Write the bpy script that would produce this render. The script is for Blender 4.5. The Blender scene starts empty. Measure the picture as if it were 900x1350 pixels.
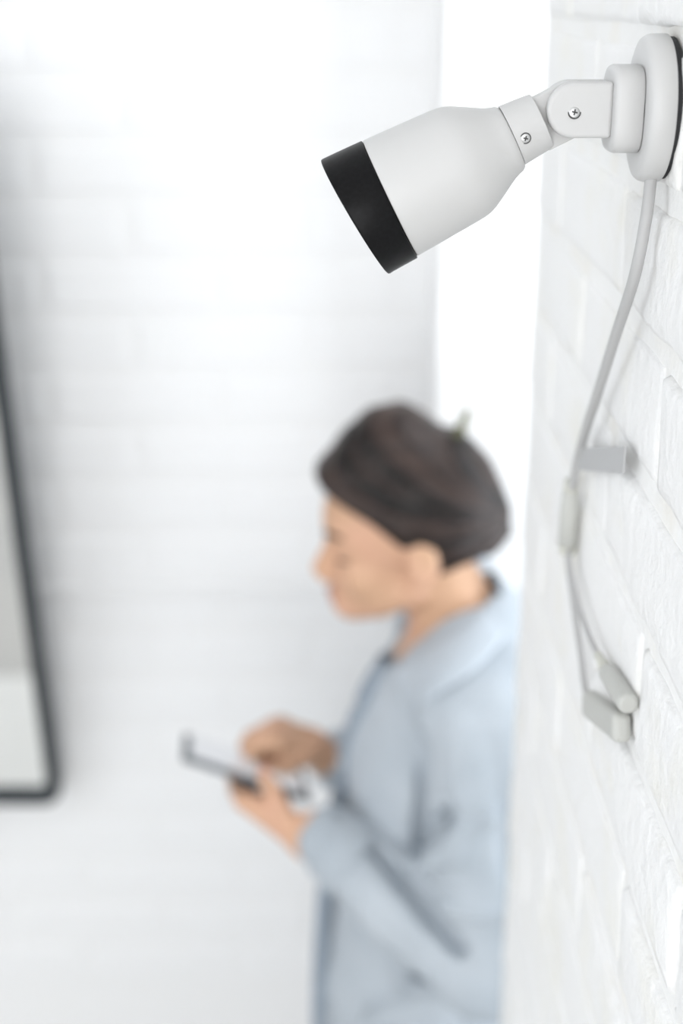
import bpy, bmesh, math, random
import numpy as np
from mathutils import Vector, Matrix
import openvdb

# ------------------------------------------------------------------ camera, world, lights, exposure
scene = bpy.context.scene
COL = scene.collection
FPX = 1875.0                       # 50 mm lens on a 36 mm tall frame, in pixels of a 900 x 1350 picture
PITCH = math.radians(20.0)
LENS_Z = 2.15
CP, SP = math.cos(PITCH), math.sin(PITCH)
FWD = np.array((0, CP, -SP)); UPV = np.array((0, SP, CP)); LENS = np.array((0, 0, LENS_Z))

cam_data = bpy.data.cameras.new('view_camera')
cam_data.sensor_fit = 'VERTICAL'; cam_data.sensor_height = 36.0; cam_data.sensor_width = 24.0
cam_data.lens = 50.0; cam_data.clip_start = 0.02
cam_data.dof.use_dof = True
cam_data.dof.focus_distance = 0.715
cam_data.dof.aperture_fstop = 3.2
cam_data.dof.aperture_blades = 0
cam = bpy.data.objects.new('view_camera', cam_data); COL.objects.link(cam)
cam.location = (0, 0, LENS_Z); cam.rotation_euler = (math.radians(90) - PITCH, 0, 0)
scene.camera = cam

scene.view_settings.view_transform = 'Standard'
scene.view_settings.look = 'None'
scene.view_settings.gamma = 1.0
scene.view_settings.use_curve_mapping = False
scene.view_settings.exposure = 0.0
scene.cycles.max_bounces = 10
scene.cycles.diffuse_bounces = 6

world = bpy.data.worlds.new('sky'); scene.world = world; world.use_nodes = True
bg = world.node_tree.nodes['Background']
bg.inputs['Color'].default_value = (0.80, 0.89, 1.0, 1); bg.inputs['Strength'].default_value = 1.6


def area_light(name, loc, direction, sx, sy, power, colour):
    d = bpy.data.lights.new(name, 'AREA'); d.shape = 'RECTANGLE'; d.size = sx; d.size_y = sy
    d.energy = power; d.color = colour
    o = bpy.data.objects.new(name, d); COL.objects.link(o); o.location = loc
    o.rotation_euler = Vector(direction).to_track_quat('-Z', 'Y').to_euler()
    return o


# area lights as daylight at unseen windows; left and front added for light
area_light('daylight_right', (0.46, 1.47, 1.95), (-1, 0, 0), 0.40, 2.5, 8.0, (0.96, 0.985, 1.0))
area_light('daylight_left', (-2.86, -0.9, 2.20), (1, 0, 0), 2.7, 2.6, 30.0, (0.97, 0.985, 1.0))
area_light('daylight_front', (-0.70, -2.66, 1.95), (0, 1, 0), 1.6, 2.7, 54.0, (1.0, 0.968, 0.935))


def at(px, py, depth):
    return LENS + depth * (FWD + (px - 450) / FPX * np.array((1, 0, 0)) - (py - 675) / FPX * UPV)


def ray(px, py):
    return FWD + (px - 450) / FPX * np.array((1, 0, 0)) - (py - 675) / FPX * UPV


def at_y(px, py, y):
    d = ray(px, py); return LENS + d * (y / d[1])


def at_x(px, py, x):
    d = ray(px, py); return LENS + d * (x / d[0])


# ------------------------------------------------------------------ materials
def mat(name, colour, rough=0.5, metallic=0.0, noise=None, bump=None, transmission=0.0, ior=1.45, spec=0.5, alpha=1.0):
    """noise = (scale, second colour, low, high) on object space; bump = (scale, strength, distance)"""
    m = bpy.data.materials.new(name); m.use_nodes = True
    nt = m.node_tree; b = nt.nodes['Principled BSDF']
    b.inputs['Base Color'].default_value = (*colour, 1); b.inputs['Roughness'].default_value = rough
    b.inputs['Metallic'].default_value = metallic; b.inputs['Transmission Weight'].default_value = transmission
    b.inputs['IOR'].default_value = ior; b.inputs['Specular IOR Level'].default_value = spec
    b.inputs['Alpha'].default_value = alpha
    if noise or bump:
        geo = nt.nodes.new('ShaderNodeNewGeometry')
    if noise:
        n = nt.nodes.new('ShaderNodeTexNoise'); n.inputs['Scale'].default_value = noise[0]; n.inputs['Detail'].default_value = 5
        nt.links.new(geo.outputs['Position'], n.inputs['Vector'])
        r = nt.nodes.new('ShaderNodeValToRGB')
        r.color_ramp.elements[0].position = noise[2]; r.color_ramp.elements[0].color = (*colour, 1)
        r.color_ramp.elements[1].position = noise[3]; r.color_ramp.elements[1].color = (*noise[1], 1)
        nt.links.new(n.outputs['Fac'], r.inputs['Fac']); nt.links.new(r.outputs['Color'], b.inputs['Base Color'])
    if bump:
        n2 = nt.nodes.new('ShaderNodeTexNoise'); n2.inputs['Scale'].default_value = bump[0]; n2.inputs['Detail'].default_value = 6
        n2.inputs['Roughness'].default_value = 0.55
        nt.links.new(geo.outputs['Position'], n2.inputs['Vector'])
        bp = nt.nodes.new('ShaderNodeBump'); bp.inputs['Strength'].default_value = bump[1]; bp.inputs['Distance'].default_value = bump[2]
        nt.links.new(n2.outputs['Fac'], bp.inputs['Height']); nt.links.new(bp.outputs['Normal'], b.inputs['Normal'])
    return m


M = {}
M['white_brick'] = mat('white_brick_paint', (0.86, 0.86, 0.855), 0.6, noise=(16, (0.84, 0.83, 0.78), 0.52, 0.75), bump=(75, 0.8, 0.004))
M['white_mortar'] = mat('white_mortar_paint', (0.85, 0.85, 0.84), 0.7, noise=(20, (0.83, 0.81, 0.76), 0.5, 0.75), bump=(45, 0.6, 0.005))
M['back_brick'] = mat('back_brick_paint', (0.835, 0.842, 0.85), 0.6, bump=(40, 0.3, 0.003))
M['plaster'] = mat('plaster_paint', (0.83, 0.835, 0.84), 0.7, bump=(30, 0.3, 0.004))
M['pier_paint'] = mat('pier_paint', (0.90, 0.90, 0.90), 0.6, bump=(40, 0.3, 0.003))
M['ceiling'] = mat('ceiling_paint', (0.87, 0.87, 0.87), 0.8)
M['floor'] = mat('grey_floor', (0.42, 0.42, 0.41), 0.45, noise=(3, (0.52, 0.51, 0.49), 0.35, 0.7), bump=(25, 0.2, 0.003))
M['added_rug'] = mat('white_rug_wool', (0.80, 0.80, 0.78), 0.95, bump=(220, 0.7, 0.006))
M['window_paint'] = mat('window_paint', (0.80, 0.80, 0.80), 0.4)
M['glass'] = mat('window_glass', (1, 1, 1), 0.0, transmission=1.0, ior=1.45)
M['cctv_white'] = mat('white_housing', (0.575, 0.575, 0.572), 0.42, bump=(900, 0.05, 0.0005))
M['cctv_black'] = mat('black_hood', (0.004, 0.004, 0.0045), 0.40, spec=0.16, noise=(500, (0.007, 0.007, 0.008), 0.4, 0.7), bump=(1800, 0.06, 0.0002))
M['gasket'] = mat('dark_gasket', (0.02, 0.02, 0.022), 0.7)
M['lens_glass'] = mat('dark_lens_glass', (0.01, 0.01, 0.015), 0.05)
M['led'] = mat('led_dome', (0.25, 0.24, 0.22), 0.15)
M['steel'] = mat('screw_steel', (0.62, 0.62, 0.62), 0.3, metallic=1.0)
M['recess'] = mat('screw_recess', (0.05, 0.05, 0.05), 0.6)
M['cable'] = mat('white_cable_rubber', (0.45, 0.45, 0.45), 0.5)
M['connector'] = mat('white_connector_plastic', (0.50, 0.505, 0.48), 0.5)
M['connector_ring'] = mat('ivory_ring', (0.55, 0.55, 0.50), 0.5)
M['tag'] = mat('grey_tag_film', (0.45, 0.455, 0.46), 0.5)
M['skin'] = mat('skin', (0.61, 0.375, 0.24), 0.5, noise=(14, (0.64, 0.37, 0.255), 0.4, 0.7))
M['lips'] = mat('lips', (0.50, 0.24, 0.18), 0.45)
M['nail'] = mat('pink_nail', (0.80, 0.42, 0.40), 0.3)
M['eye_white'] = mat('eye_white', (0.75, 0.72, 0.70), 0.2)
M['iris'] = mat('brown_iris', (0.06, 0.03, 0.02), 0.2)
M['denim'] = mat('pale_denim', (0.385, 0.43, 0.475), 0.85, noise=(9, (0.475, 0.52, 0.565), 0.35, 0.7), bump=(700, 0.2, 0.001))
M['denim_light'] = mat('collar_denim', (0.50, 0.555, 0.61), 0.85, bump=(700, 0.2, 0.001))
M['denim_shade'] = mat('shaded_denim', (0.27, 0.32, 0.38), 0.85)  # shade of the far shirt front, put into the colour
M['trouser'] = mat('dark_trousers', (0.05, 0.06, 0.09), 0.8, bump=(500, 0.2, 0.001))
M['shoe'] = mat('white_shoe', (0.75, 0.75, 0.74), 0.5)
M['sole'] = mat('shoe_sole', (0.5, 0.45, 0.38), 0.6)
M['clip'] = mat('olive_clip', (0.20, 0.20, 0.10), 0.25, transmission=0.45)
M['tablet_case'] = mat('tablet_case', (0.10, 0.115, 0.135), 0.4)
M['mirror_frame'] = mat('black_frame_metal', (0.035, 0.042, 0.048), 0.4, metallic=0.3)
M['mirror'] = mat('mirror_silver', (0.93, 0.94, 0.94), 0.01, metallic=1.0)
M['button'] = mat('shirt_button', (0.75, 0.74, 0.70), 0.3)


def emissive(name, colour, strength):
    m = bpy.data.materials.new(name); m.use_nodes = True
    b = m.node_tree.nodes['Principled BSDF']
    b.inputs['Base Color'].default_value = (0.05, 0.05, 0.05, 1); b.inputs['Roughness'].default_value = 0.12
    b.inputs['Emission Color'].default_value = (*colour, 1); b.inputs['Emission Strength'].default_value = strength
    return m


M['screen'] = emissive('lit_screen', (0.92, 0.95, 1.0), 0.55)


def hair_material():
    m = bpy.data.materials.new('brown_hair'); m.use_nodes = True
    nt = m.node_tree; b = nt.nodes['Principled BSDF']; b.inputs['Roughness'].default_value = 0.42; b.inputs['Specular IOR Level'].default_value = 0.3
    tc = nt.nodes.new('ShaderNodeNewGeometry'); mp = nt.nodes.new('ShaderNodeMapping')
    mp.inputs['Rotation'].default_value = (0, math.radians(35), 0); mp.inputs['Scale'].default_value = (7, 22, 38)
    n = nt.nodes.new('ShaderNodeTexNoise'); n.inputs['Scale'].default_value = 1.0; n.inputs['Detail'].default_value = 4
    r = nt.nodes.new('ShaderNodeValToRGB')
    r.color_ramp.elements[0].position = 0.35; r.color_ramp.elements[0].color = (0.004, 0.0022, 0.0018, 1)
    r.color_ramp.elements[1].position = 0.7; r.color_ramp.elements[1].color = (0.060, 0.038, 0.032, 1)
    bp = nt.nodes.new('ShaderNodeBump'); bp.inputs['Strength'].default_value = 0.6; bp.inputs['Distance'].default_value = 0.004
    L = nt.links.new
    L(tc.outputs['Position'], mp.inputs['Vector']); L(mp.outputs['Vector'], n.inputs['Vector'])
    at_n = nt.nodes.new('ShaderNodeAttribute'); at_n.attribute_name = 'strand'
    mx = nt.nodes.new('ShaderNodeMath'); mx.operation = 'MULTIPLY_ADD'; mx.inputs[1].default_value = .42
    m2 = nt.nodes.new('ShaderNodeMath'); m2.operation = 'MULTIPLY'; m2.inputs[1].default_value = .52
    L(n.outputs['Fac'], m2.inputs[0]); L(at_n.outputs['Fac'], mx.inputs[0]); L(m2.outputs[0], mx.inputs[2]); L(mx.outputs[0], r.inputs['Fac'])
    L(r.outputs['Color'], b.inputs['Base Color']); L(n.outputs['Fac'], bp.inputs['Height']); L(bp.outputs['Normal'], b.inputs['Normal'])
    return m


M['hair'] = hair_material()

# ------------------------------------------------------------------ object helpers
ROOT = {}


def world_of(o):
    p = Vector(o.location)
    while o.parent is not None:
        o = o.parent; p = p + Vector(o.location)
    return p


def thing(name, loc, label, cat, group=None):
    o = bpy.data.objects.new(name, None); COL.objects.link(o); o.location = loc; o.empty_display_size = 0.02
    o['label'] = label; o['category'] = cat
    if group: o['group'] = group
    return o


def obj(name, verts, faces, material, parent=None, smooth=False, label=None, base=None, structure=False, uv=None):
    """One mesh object; verts are world points. base = world origin of the object."""
    b = Vector(base) if base is not None else (world_of(parent) if parent is not None else Vector((0, 0, 0)))
    me = bpy.data.meshes.new(name)
    me.from_pydata([tuple(Vector(v) - b) for v in verts], [], [tuple(f) for f in faces])
    me.validate(); me.update()
    bm = bmesh.new(); bm.from_mesh(me); bmesh.ops.recalc_face_normals(bm, faces=bm.faces); bm.to_mesh(me); bm.free()
    if smooth: me.polygons.foreach_set('use_smooth', [True] * len(me.polygons))
    me.materials.append(material)
    o = bpy.data.objects.new(name, me); COL.objects.link(o)
    if parent is not None:
        o.parent = parent; o.location = b - world_of(parent)
    else:
        o.location = b
    if label: o['label'] = label
    if structure: o['kind'] = 'structure'
    return o


def bevel(o, w, seg=3, angle=35):
    md = o.modifiers.new('bevel', 'BEVEL'); md.width = w; md.segments = seg; md.limit_method = 'ANGLE'; md.angle_limit = math.radians(angle)
    md.harden_normals = True
    o.data.polygons.foreach_set('use_smooth', [True] * len(o.data.polygons))
    return o


class MB:
    def __init__(s): s.v = []; s.f = []

    def add(s, v, f):
        n = len(s.v); s.v += [tuple(x) for x in v]; s.f += [tuple(i + n for i in q) for q in f]; return s

    def box(s, a, b):
        x0, y0, z0 = a; x1, y1, z1 = b
        return s.add([(x0, y0, z0), (x1, y0, z0), (x1, y1, z0), (x0, y1, z0), (x0, y0, z1), (x1, y0, z1), (x1, y1, z1), (x0, y1, z1)],
                     [(0, 3, 2, 1), (4, 5, 6, 7), (0, 1, 5, 4), (1, 2, 6, 5), (2, 3, 7, 6), (3, 0, 4, 7)])

    def obox(s, c, ax, ay, az):
        c, ax, ay, az = (np.array(q, float) for q in (c, ax, ay, az))
        vs = [c + i * ax + j * ay + k * az for k in (-1, 1) for (i, j) in ((-1, -1), (1, -1), (1, 1), (-1, 1))]
        return s.add(vs, [(0, 3, 2, 1), (4, 5, 6, 7), (0, 1, 5, 4), (1, 2, 6, 5), (2, 3, 7, 6), (3, 0, 4, 7)])

    def lathe(s, prof, org, axis, up, seg=64, cap0=True, cap1=True, skew=0.0):
        """prof = [(along, radius)]; skew tilts rings: along += skew*height for items with third entry"""
        a = np.array(axis, float); a /= np.linalg.norm(a); u = np.array(up, float); u -= a * u.dot(a); u /= np.linalg.norm(u)
        w = np.cross(a, u); o = np.array(org, float); rings = []
        vs = []; fs = []
        for p in prof:
            t, r = p[0], p[1]; k = p[2] if len(p) > 2 else 0.0
            for i in range(seg):
                th = 2 * math.pi * i / seg
                vs.append(o + a * (t + k * r * math.cos(th)) + u * r * math.cos(th) + w * r * math.sin(th))
        for j in range(len(prof) - 1):
            for i in range(seg):
                i2 = (i + 1) % seg
                fs.append((j * seg + i, j * seg + i2, (j + 1) * seg + i2, (j + 1) * seg + i))
        if cap0: fs.append(tuple(range(seg - 1, -1, -1)))
        if cap1: fs.append(tuple((len(prof) - 1) * seg + i for i in range(seg)))
        return s.add(vs, fs)

    def tube(s, pts, radii, seg=16, flat=None):
        P = [np.array(p, float) for p in pts]; n = len(P)
        R = radii if hasattr(radii, '__len__') else [radii] * n
        up = np.array((0.13, -1, 0.21)); vs = []; fs = []
        for i in range(n):
            t = P[min(i + 1, n - 1)] - P[max(i - 1, 0)]; t /= np.linalg.norm(t) + 1e-12
            u = up - t * up.dot(t); u /= np.linalg.norm(u); w = np.cross(t, u); up = u
            for k in range(seg):
                th = 2 * math.pi * k / seg
                vs.append(P[i] + R[i] * (u * math.cos(th) + w * math.sin(th)))
        for j in range(n - 1):
            for i in range(seg):
                i2 = (i + 1) % seg
                fs.append((j * seg + i, j * seg + i2, (j + 1) * seg + i2, (j + 1) * seg + i))
        fs.append(tuple(range(seg - 1, -1, -1))); fs.append(tuple((n - 1) * seg + i for i in range(seg)))
        return s.add(vs, fs)

    def extrude(s, outline, a, b):
        """outline: list of world points (planar); offsets a and b are vectors for the two caps"""
        n = len(outline); a = np.array(a); b = np.array(b)
        vs = [np.array(p) + a for p in outline] + [np.array(p) + b for p in outline]
        fs = [tuple(range(n - 1, -1, -1)), tuple(range(n, 2 * n))] + [(i, (i + 1) % n, n + (i + 1) % n, n + i) for i in range(n)]
        return s.add(vs, fs)

    def build(s, name, material, parent=None, **k): return obj(name, s.v, s.f, material, parent, **k)


def spline(pts, n=12):
    """Catmull-Rom through points"""
    P = [np.array(p, float) for p in pts]; P = [2 * P[0] - P[1]] + P + [2 * P[-1] - P[-2]]; out = []
    for i in range(1, len(P) - 2):
        for k in range(n):
            t = k / n; p0, p1, p2, p3 = P[i - 1:i + 3]
            out.append(0.5 * ((2 * p1) + (-p0 + p2) * t + (2 * p0 - 5 * p1 + 4 * p2 - p3) * t * t + (-p0 + 3 * p1 - 3 * p2 + p3) * t ** 3))
    out.append(P[-2]); return out


# ------------------------------------------------------------------ the room
XR = 0.1645      # mortar face of the right wall (bricks stand proud of it)
YE = 1.200       # far end of the right wall
YB = 2.0         # mortar face of the back wall
XL, YF, ZC = -2.9, -2.7, 4.0


def slab(name, a, b, m): return MB().box(a, b).build(name, m, structure=True)


floor = slab('floor', (XL - .1, YF - .1, -.1), (0.75, YB + .1, 0), M['floor'])
ceiling = slab('ceiling', (XL - .1, YF - .1, ZC), (0.75, YB + .1, ZC + .1), M['ceiling'])
wall_right = slab('wall_right', (XR, YF, 0), (XR + .29, YE, ZC), M['white_mortar'])
wall_back = slab('wall_back', (XL - .1, YB, 0), (0.75, YB + .12, ZC), M['plaster'])


def wall_with_opening(name, along, fixed0, fixed1, a0, a1, o0, o1, oz0, oz1, m):
    mb = MB()
    for (u0, u1, z0, z1) in ((a0, o0, 0, ZC), (o1, a1, 0, ZC), (o0, o1, 0, oz0), (o0, o1, oz1, ZC)):
        if u1 - u0 < 1e-4: continue
        if along == 'y': mb.box((fixed0, u0, z0), (fixed1, u1, z1))
        else: mb.box((u0, fixed0, z0), (u1, fixed1, z1))
    return mb.build(name, m, structure=True)


wall_left = wall_with_opening('wall_left', 'y', XL - .12, XL, YF - .12, YB, -2.3, 0.5, 0.85, 3.55, M['plaster'])
wall_front = wall_with_opening('wall_front', 'x', YF - .12, YF, XL, XR + .29, -1.5, 0.1, 0.60, 3.30, M['plaster'])
wall_recess = wall_with_opening('wall_recess', 'y', 0.49, 0.60, YE - .08, YB, 1.22, 1.72, 0.65, 3.25, M['plaster'])
pier = slab('trim_pier', (0.128, 1.80, 0), (0.49, YB, ZC), M['pier_paint'])


def window(name, along, fixed, a0, a1, z0, z1, bars, rails):
    w = .05; mb = MB()

    def b(u0, u1, q0, q1):
        if along == 'y': mb.box((fixed - .025, u0, q0), (fixed + .025, u1, q1))
        else: mb.box((u0, fixed - .025, q0), (u1, fixed + .025, q1))
    b(a0, a1, z0, z0 + w); b(a0, a1, z1 - w, z1); b(a0, a0 + w, z0 + w, z1 - w); b(a1 - w, a1, z0 + w, z1 - w)
    o = mb.build(name, M['window_paint'], structure=True)
    us = [a0 + w + (a1 - a0 - 2 * w) * i / bars for i in range(bars + 1)]
    qs = [z0 + w + (z1 - z0 - 2 * w) * i / rails for i in range(rails + 1)]
    for i in range(1, bars):
        mb = MB(); b(us[i] - .012, us[i] + .012, z0 + w, z1 - w); mb.build('glazing_bar', M['window_paint'], o)
    for i in range(1, rails):
        for j in range(bars):
            mb = MB(); b(us[j] + .0125, us[j + 1] - .0125, qs[i] - .012, qs[i] + .012); mb.build('glazing_bar', M['window_paint'], o)
    for i in range(bars):
        for j in range(rails):
            p0, p1, q0, q1 = us[i] + .012, us[i + 1] - .012, qs[j] + .012, qs[j + 1] - .012
            mb = MB()
            if along == 'y': mb.box((fixed - .003, p0, q0), (fixed + .003, p1, q1))
            else: mb.box((p0, fixed - .003, q0), (p1, fixed + .003, q1))
            mb.build('pane', M['glass'], o)
    return o


window('window_1', 'y', 0.53, 1.22, 1.72, 0.65, 3.25, 1, 4)
window('window_2', 'y', XL - .05, -2.3, 0.5, 0.85, 3.55, 4, 4)  # unseen window, height and position set for the light it gives
window('window_3', 'x', YF - .05, -1.5, 0.1, 0.60, 3.30, 2, 4)  # also out of view, sized and shifted for its light


# bricks -------------------------------------------------------------------------------------------
def brick_mesh(name, length, height, proud, seed, material, nu, nv, rough, face):
    """front face grid with worn rounded edges; face: 'x' looks to -X (runs along Y), 'y' looks to -Y (runs along X)"""
    r = random.Random(seed)

    def cuts(n, e): return [0, e * .35, e] + [e + (1 - 2 * e) * i / n for i in range(1, n)] + [1 - e, 1 - e * .35, 1]
    U = cuts(nu, .035); V = cuts(nv, .12)
    if nu <= 3: U = [0, .03, .5, .97, 1]; V = [0, .12, .88, 1]
    ph = [r.uniform(0, 6.28) for _ in range(10)]
    P = []
    for j, v in enumerate(V):
        for i, u in enumerate(U):
            e = min(i, len(U) - 1 - i, j, len(V) - 1 - j)
            d = {0: 0.0, 1: .66 if nu > 3 else .95}.get(e, 1.0)
            if nu > 3 and e >= 2: d = 1.0
            bumpy = math.sin(5 * u + ph[0]) * math.sin(4 * v + ph[1]) + .6 * math.sin(13 * u + ph[2]) * math.sin(9 * v + ph[3]) + r.uniform(-.5, .5)
            if e == 0:
                h = -.004
            else:
                h = proud * d + rough * bumpy * (1 if e > 1 else .5)
            a = (u - .5) * length; b = (v - .5) * height
            if 0 < e < 3: a += r.uniform(-1, 1) * rough * 1.5; b += r.uniform(-1, 1) * rough * 1.5
            P.append((a, b, h))
    nU = len(U); F = []
    for j in range(len(V) - 1):
        for i in range(nU - 1):
            F.append((j * nU + i, j * nU + i + 1, (j + 1) * nU + i + 1, (j + 1) * nU + i))
    # closed at the back, inside the mortar
    ring = [i for i in range(nU)] + [j * nU + nU - 1 for j in range(1, len(V))] + [(len(V) - 1) * nU + i for i in range(nU - 2, -1, -1)] + [j * nU for j in range(len(V) - 2, 0, -1)]
    F.append(tuple(reversed(ring)))
    Q = [(-h, a, b) if face == 'x' else (a, -h, b) for (a, b, h) in P]
    me = bpy.data.meshes.new(name); me.from_pydata(Q, [], F); me.update()
    bm = bmesh.new(); bm.from_mesh(me); bmesh.ops.recalc_face_normals(bm, faces=bm.faces); bm.to_mesh(me); bm.free()
    me.polygons.foreach_set('use_smooth', [nu > 3] * len(me.polygons)); me.materials.append(material)
    return me


def lay_bricks(parent, face, plane, a0, a1, z0, z1, pitch, length, joint, proud, material, nu, nv, rough, nvar, seed, shift, zoff, near=None):
    rnd = random.Random(seed); full = {}
    hh = pitch - joint
    var = [brick_mesh('brick', length - joint, hh, proud, seed + k, material, nu, nv, rough, face) for k in range(nvar)]
    deep = [brick_mesh('brick', length - joint - .001, hh - .003, proud + .0024, seed + 50 + k, material, nu, nv, rough * 2, face) for k in range(3)] if near else []
    half = {}
    n0 = int((z0 - zoff) / pitch)
    rows = []
    z = zoff + pitch * math.ceil((z0 - zoff) / pitch)
    row = round((z - zoff) / pitch)
    while z + pitch <= z1 + 1e-6:
        start = shift + (length / 2 if row % 2 else 0)
        k = math.floor((a0 - start) / length)
        while start + k * length < a1:
            l0, l1 = start + k * length, start + (k + 1) * length; k += 1
            c0, c1 = max(l0, a0), min(l1, a1)
            if c1 - c0 < .03: continue
            if c1 - c0 < length - 1e-6:
                key = round(c1 - c0, 3)
                if key not in half: half[key] = brick_mesh('brick', key - joint, hh, proud, seed + 77, material, nu, nv, rough, face)
                me = half[key]
            else:
                me = var[rnd.randrange(nvar)]
            o = bpy.data.objects.new('brick', me); COL.objects.link(o); o.parent = parent
            c = (c0 + c1) / 2; zc = z + pitch / 2
            out = rnd.uniform(-.0004, .0004)
            if near and c < near and c1 - c0 >= length - 1e-6: o.data = deep[rnd.randrange(len(deep))]
            o.location = (plane + out, c, zc) if face == 'x' else (c, plane + out, zc)
        z += pitch; row += 1


# right wall: a joint runs just under the bracket of the security camera
lay_bricks(wall_right, 'x', XR, 0.20, YE, 1.20, 2.66, .075, .25, .008, .0020, M['white_brick'], 10, 4, .0006, 7, 11, 0.697, 2.0535, near=.74)
lay_bricks(wall_back, 'y', YB, -1.10, 0.128, 0.52, 2.55, .082, .25, .008, .0022, M['back_brick'], 3, 2, .0003, 5, 23, -0.05, 1.31 - .082 * 20)
lay_bricks(pier, 'y', 1.80, 0.128, 0.488, 0.70, 2.55, .082, .24, .008, .0018, M['pier_paint'], 3, 2, .0003, 3, 37, 0.0, 1.31 - .082 * 20)

ledge = MB().box((-1.6, YB - .010, 1.290), (0.128, YB, 1.305)).build('trim_ledge', M['plaster'], structure=True)
bevel(ledge, .004, 2)
for nm, a, b in (('baseboard_back', (-2.9, YB - .015, 0), (0.128, YB, .10)), ('baseboard_right', (XR - .015, YF, 0), (XR, YE, .10))):
    bevel(MB().box(a, b).build(nm, M['window_paint'], structure=True), .004, 2)

# ------------------------------------------------------------------ security camera on the right wall
PIV = at(752, 143, .712)
S = 1 / 2641.0
root = thing('security_camera', (0.163, PIV[1], PIV[2]), 'white bullet security camera with black hood and hanging cable, bracketed to brick wall', 'security camera')
EX = np.array((1., 0, 0)); EY = np.array((0, 1., 0)); EZ = np.array((0, 0, 1.))
wallpt = np.array((0, PIV[1], PIV[2]))

# base disc (axis along the wall normal), dark gap behind it
RB = .0357
XB = .1603
prof = [(XB, RB - .0006), (XB - .0005, RB), (XB - .0078, RB), (XB - .0098, RB - .0005), (XB - .0115, RB - .0018), (XB - .0123, RB - .0040), (XB - .0126, RB - .0075)]
MB().lathe(prof, wallpt, EX, EZ, 96).build('base_plate', M['cctv_white'], root, smooth=True)
obj_g = MB().lathe([(XB + .0001, RB - .0014), (.1635, RB - .0014)], wallpt, EX, EZ, 72).build('gasket', M['gasket'], root, label='dark gap gasket behind the base plate')


def loft_superellipse(sections, e, seg=72):
    mb = MB(); vs = []; fs = []
    for (x, hy, hz) in sections:
        for i in range(seg):
            th = 2 * math.pi * i / seg; c, s_ = math.cos(th), math.sin(th)
            y = hy * math.copysign(abs(c) ** (2 / e), c); z = hz * math.copysign(abs(s_) ** (2 / e), s_)
            vs.append((x, PIV[1] + y, PIV[2] + z))
    for j in range(len(sections) - 1):
        for i in range(seg):
            i2 = (i + 1) % seg; fs.append((j * seg + i, j * seg + i2, (j + 1) * seg + i2, (j + 1) * seg + i))
    fs.append(tuple(range(seg))); fs.append(tuple((len(sections) - 1) * seg + i for i in range(seg)))
    return mb.add(vs, fs)


XN = XB - .0126
MB().lathe([(XN + .0001, .0205), (XN - .0005, .0205)], wallpt, EX, EZ, 64).build('washer', M['recess'], root, label='thin dark seam behind the locking block')
h = .0211
secs = [(XN - .0003, h - .0008), (XN - .0008, h), (XN - .0118, h), (XN - .0130, h - .0004), (XN - .0138, h - .0012), (XN - .0143, h - .0026), (XN - .0144, h - .005)]
loft_superellipse([(x, q, q) for x, q in secs], 3.6).build('locking_block', M['cctv_white'], root, smooth=True)

# bracket arm: two cheeks with a rounded end and the block that joins them
AR = .01345
X1 = XN - .0140


def stadium(c, ax, up, r, length, n=28):
    """half disc about c facing -ax, straight sides running to c + ax*length"""
    c = np.array(c); pts = []
    for i in range(n + 1):
        th = math.pi / 2 + math.pi * i / n
        pts.append(c + ax * (r * math.cos(th)) + up * (r * math.sin(th)))
    pts.append(c + ax * length - up * r); pts.append(c + ax * length + up * r)
    return pts


armlen = X1 - PIV[0]
TH = .0128
mb = MB()
mb.extrude(stadium(PIV, EX, EZ, AR, armlen), -EY * TH, -EY * .0050)
a1 = bevel(mb.build('bracket_arm', M['cctv_white'], root), .0022, 4)
mb = MB(); mb.extrude(stadium(PIV, EX, EZ, AR, armlen), EY * .0050, EY * TH)
bevel(mb.build('bracket_arm', M['cctv_white'], root), .0022, 4)
mb = MB(); mb.box((PIV[0] + .0145, PIV[1] - .0052, PIV[2] - AR + .0004), (X1, PIV[1] + .0052, PIV[2] + AR - .0004))
mb.build('bracket_core', M['cctv_white'], root)

# swivelling body: axis points down and to the left in the plane of the bracket
PHI = math.radians(26.6)
AX = np.array((-math.cos(PHI), 0, -math.sin(PHI))); AN = np.array((-math.sin(PHI), 0, math.cos(PHI)))
K = S * 1.012


def P2(s_, r_): return (s_ * K, r_ * K)


def screw(c, out, r):
    out = np.array(out, float) / np.linalg.norm(out)
    up = np.array((0.2, 0, 1.0)); mbq = MB()
    o = MB().lathe([(-.0015, r), (.0002, r), (.00045, r * .9), (.0006, r * .6)], c, out, up, 32).build('screw', M['steel'], root, smooth=False)
    bevel(o, .0001, 1)
    uu = up - out * up.dot(out); uu /= np.linalg.norm(uu); ww = np.cross(out, uu)
    mbq.obox(np.array(c) + out * .00058, uu * r * .55, ww * r * .15, out * .0001)
    mbq.obox(np.array(c) + out * .00059, uu * r * .15, ww * r * .55, out * .0001)
    mbq.build('cross_slot', M['recess'], o)
    mbr = MB(); ringv = []
    mbr.lathe([(-.0002, r * 1.0), (.00012, r * 1.0), (.00012, r * 1.22), (-.0002, r * 1.22)], c, out, up, 32, cap0=False, cap1=False)
    mbr.build('screw_rim', M['recess'], o)


screw(PIV - EY * (TH - .0001) + EZ * (-.0009), (0, -1, .12), .0027)

# hinge tongue between the cheeks
TR = .01345
mb = MB(); tl = 48 * K
pts = []
n = 28
for i in range(n + 1):
    th = math.pi / 2 + math.pi * i / n
    pts.append(PIV - AX * (-TR * math.cos(th)) + AN * (TR * math.sin(th)))
pts += [PIV + AX * tl - AN * TR, PIV + AX * tl + AN * TR]
mb.extrude(pts, -EY * .0046, EY * .0046)
bevel(mb.build('hinge_tongue', M['cctv_white'], root), .0006, 2)

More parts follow.
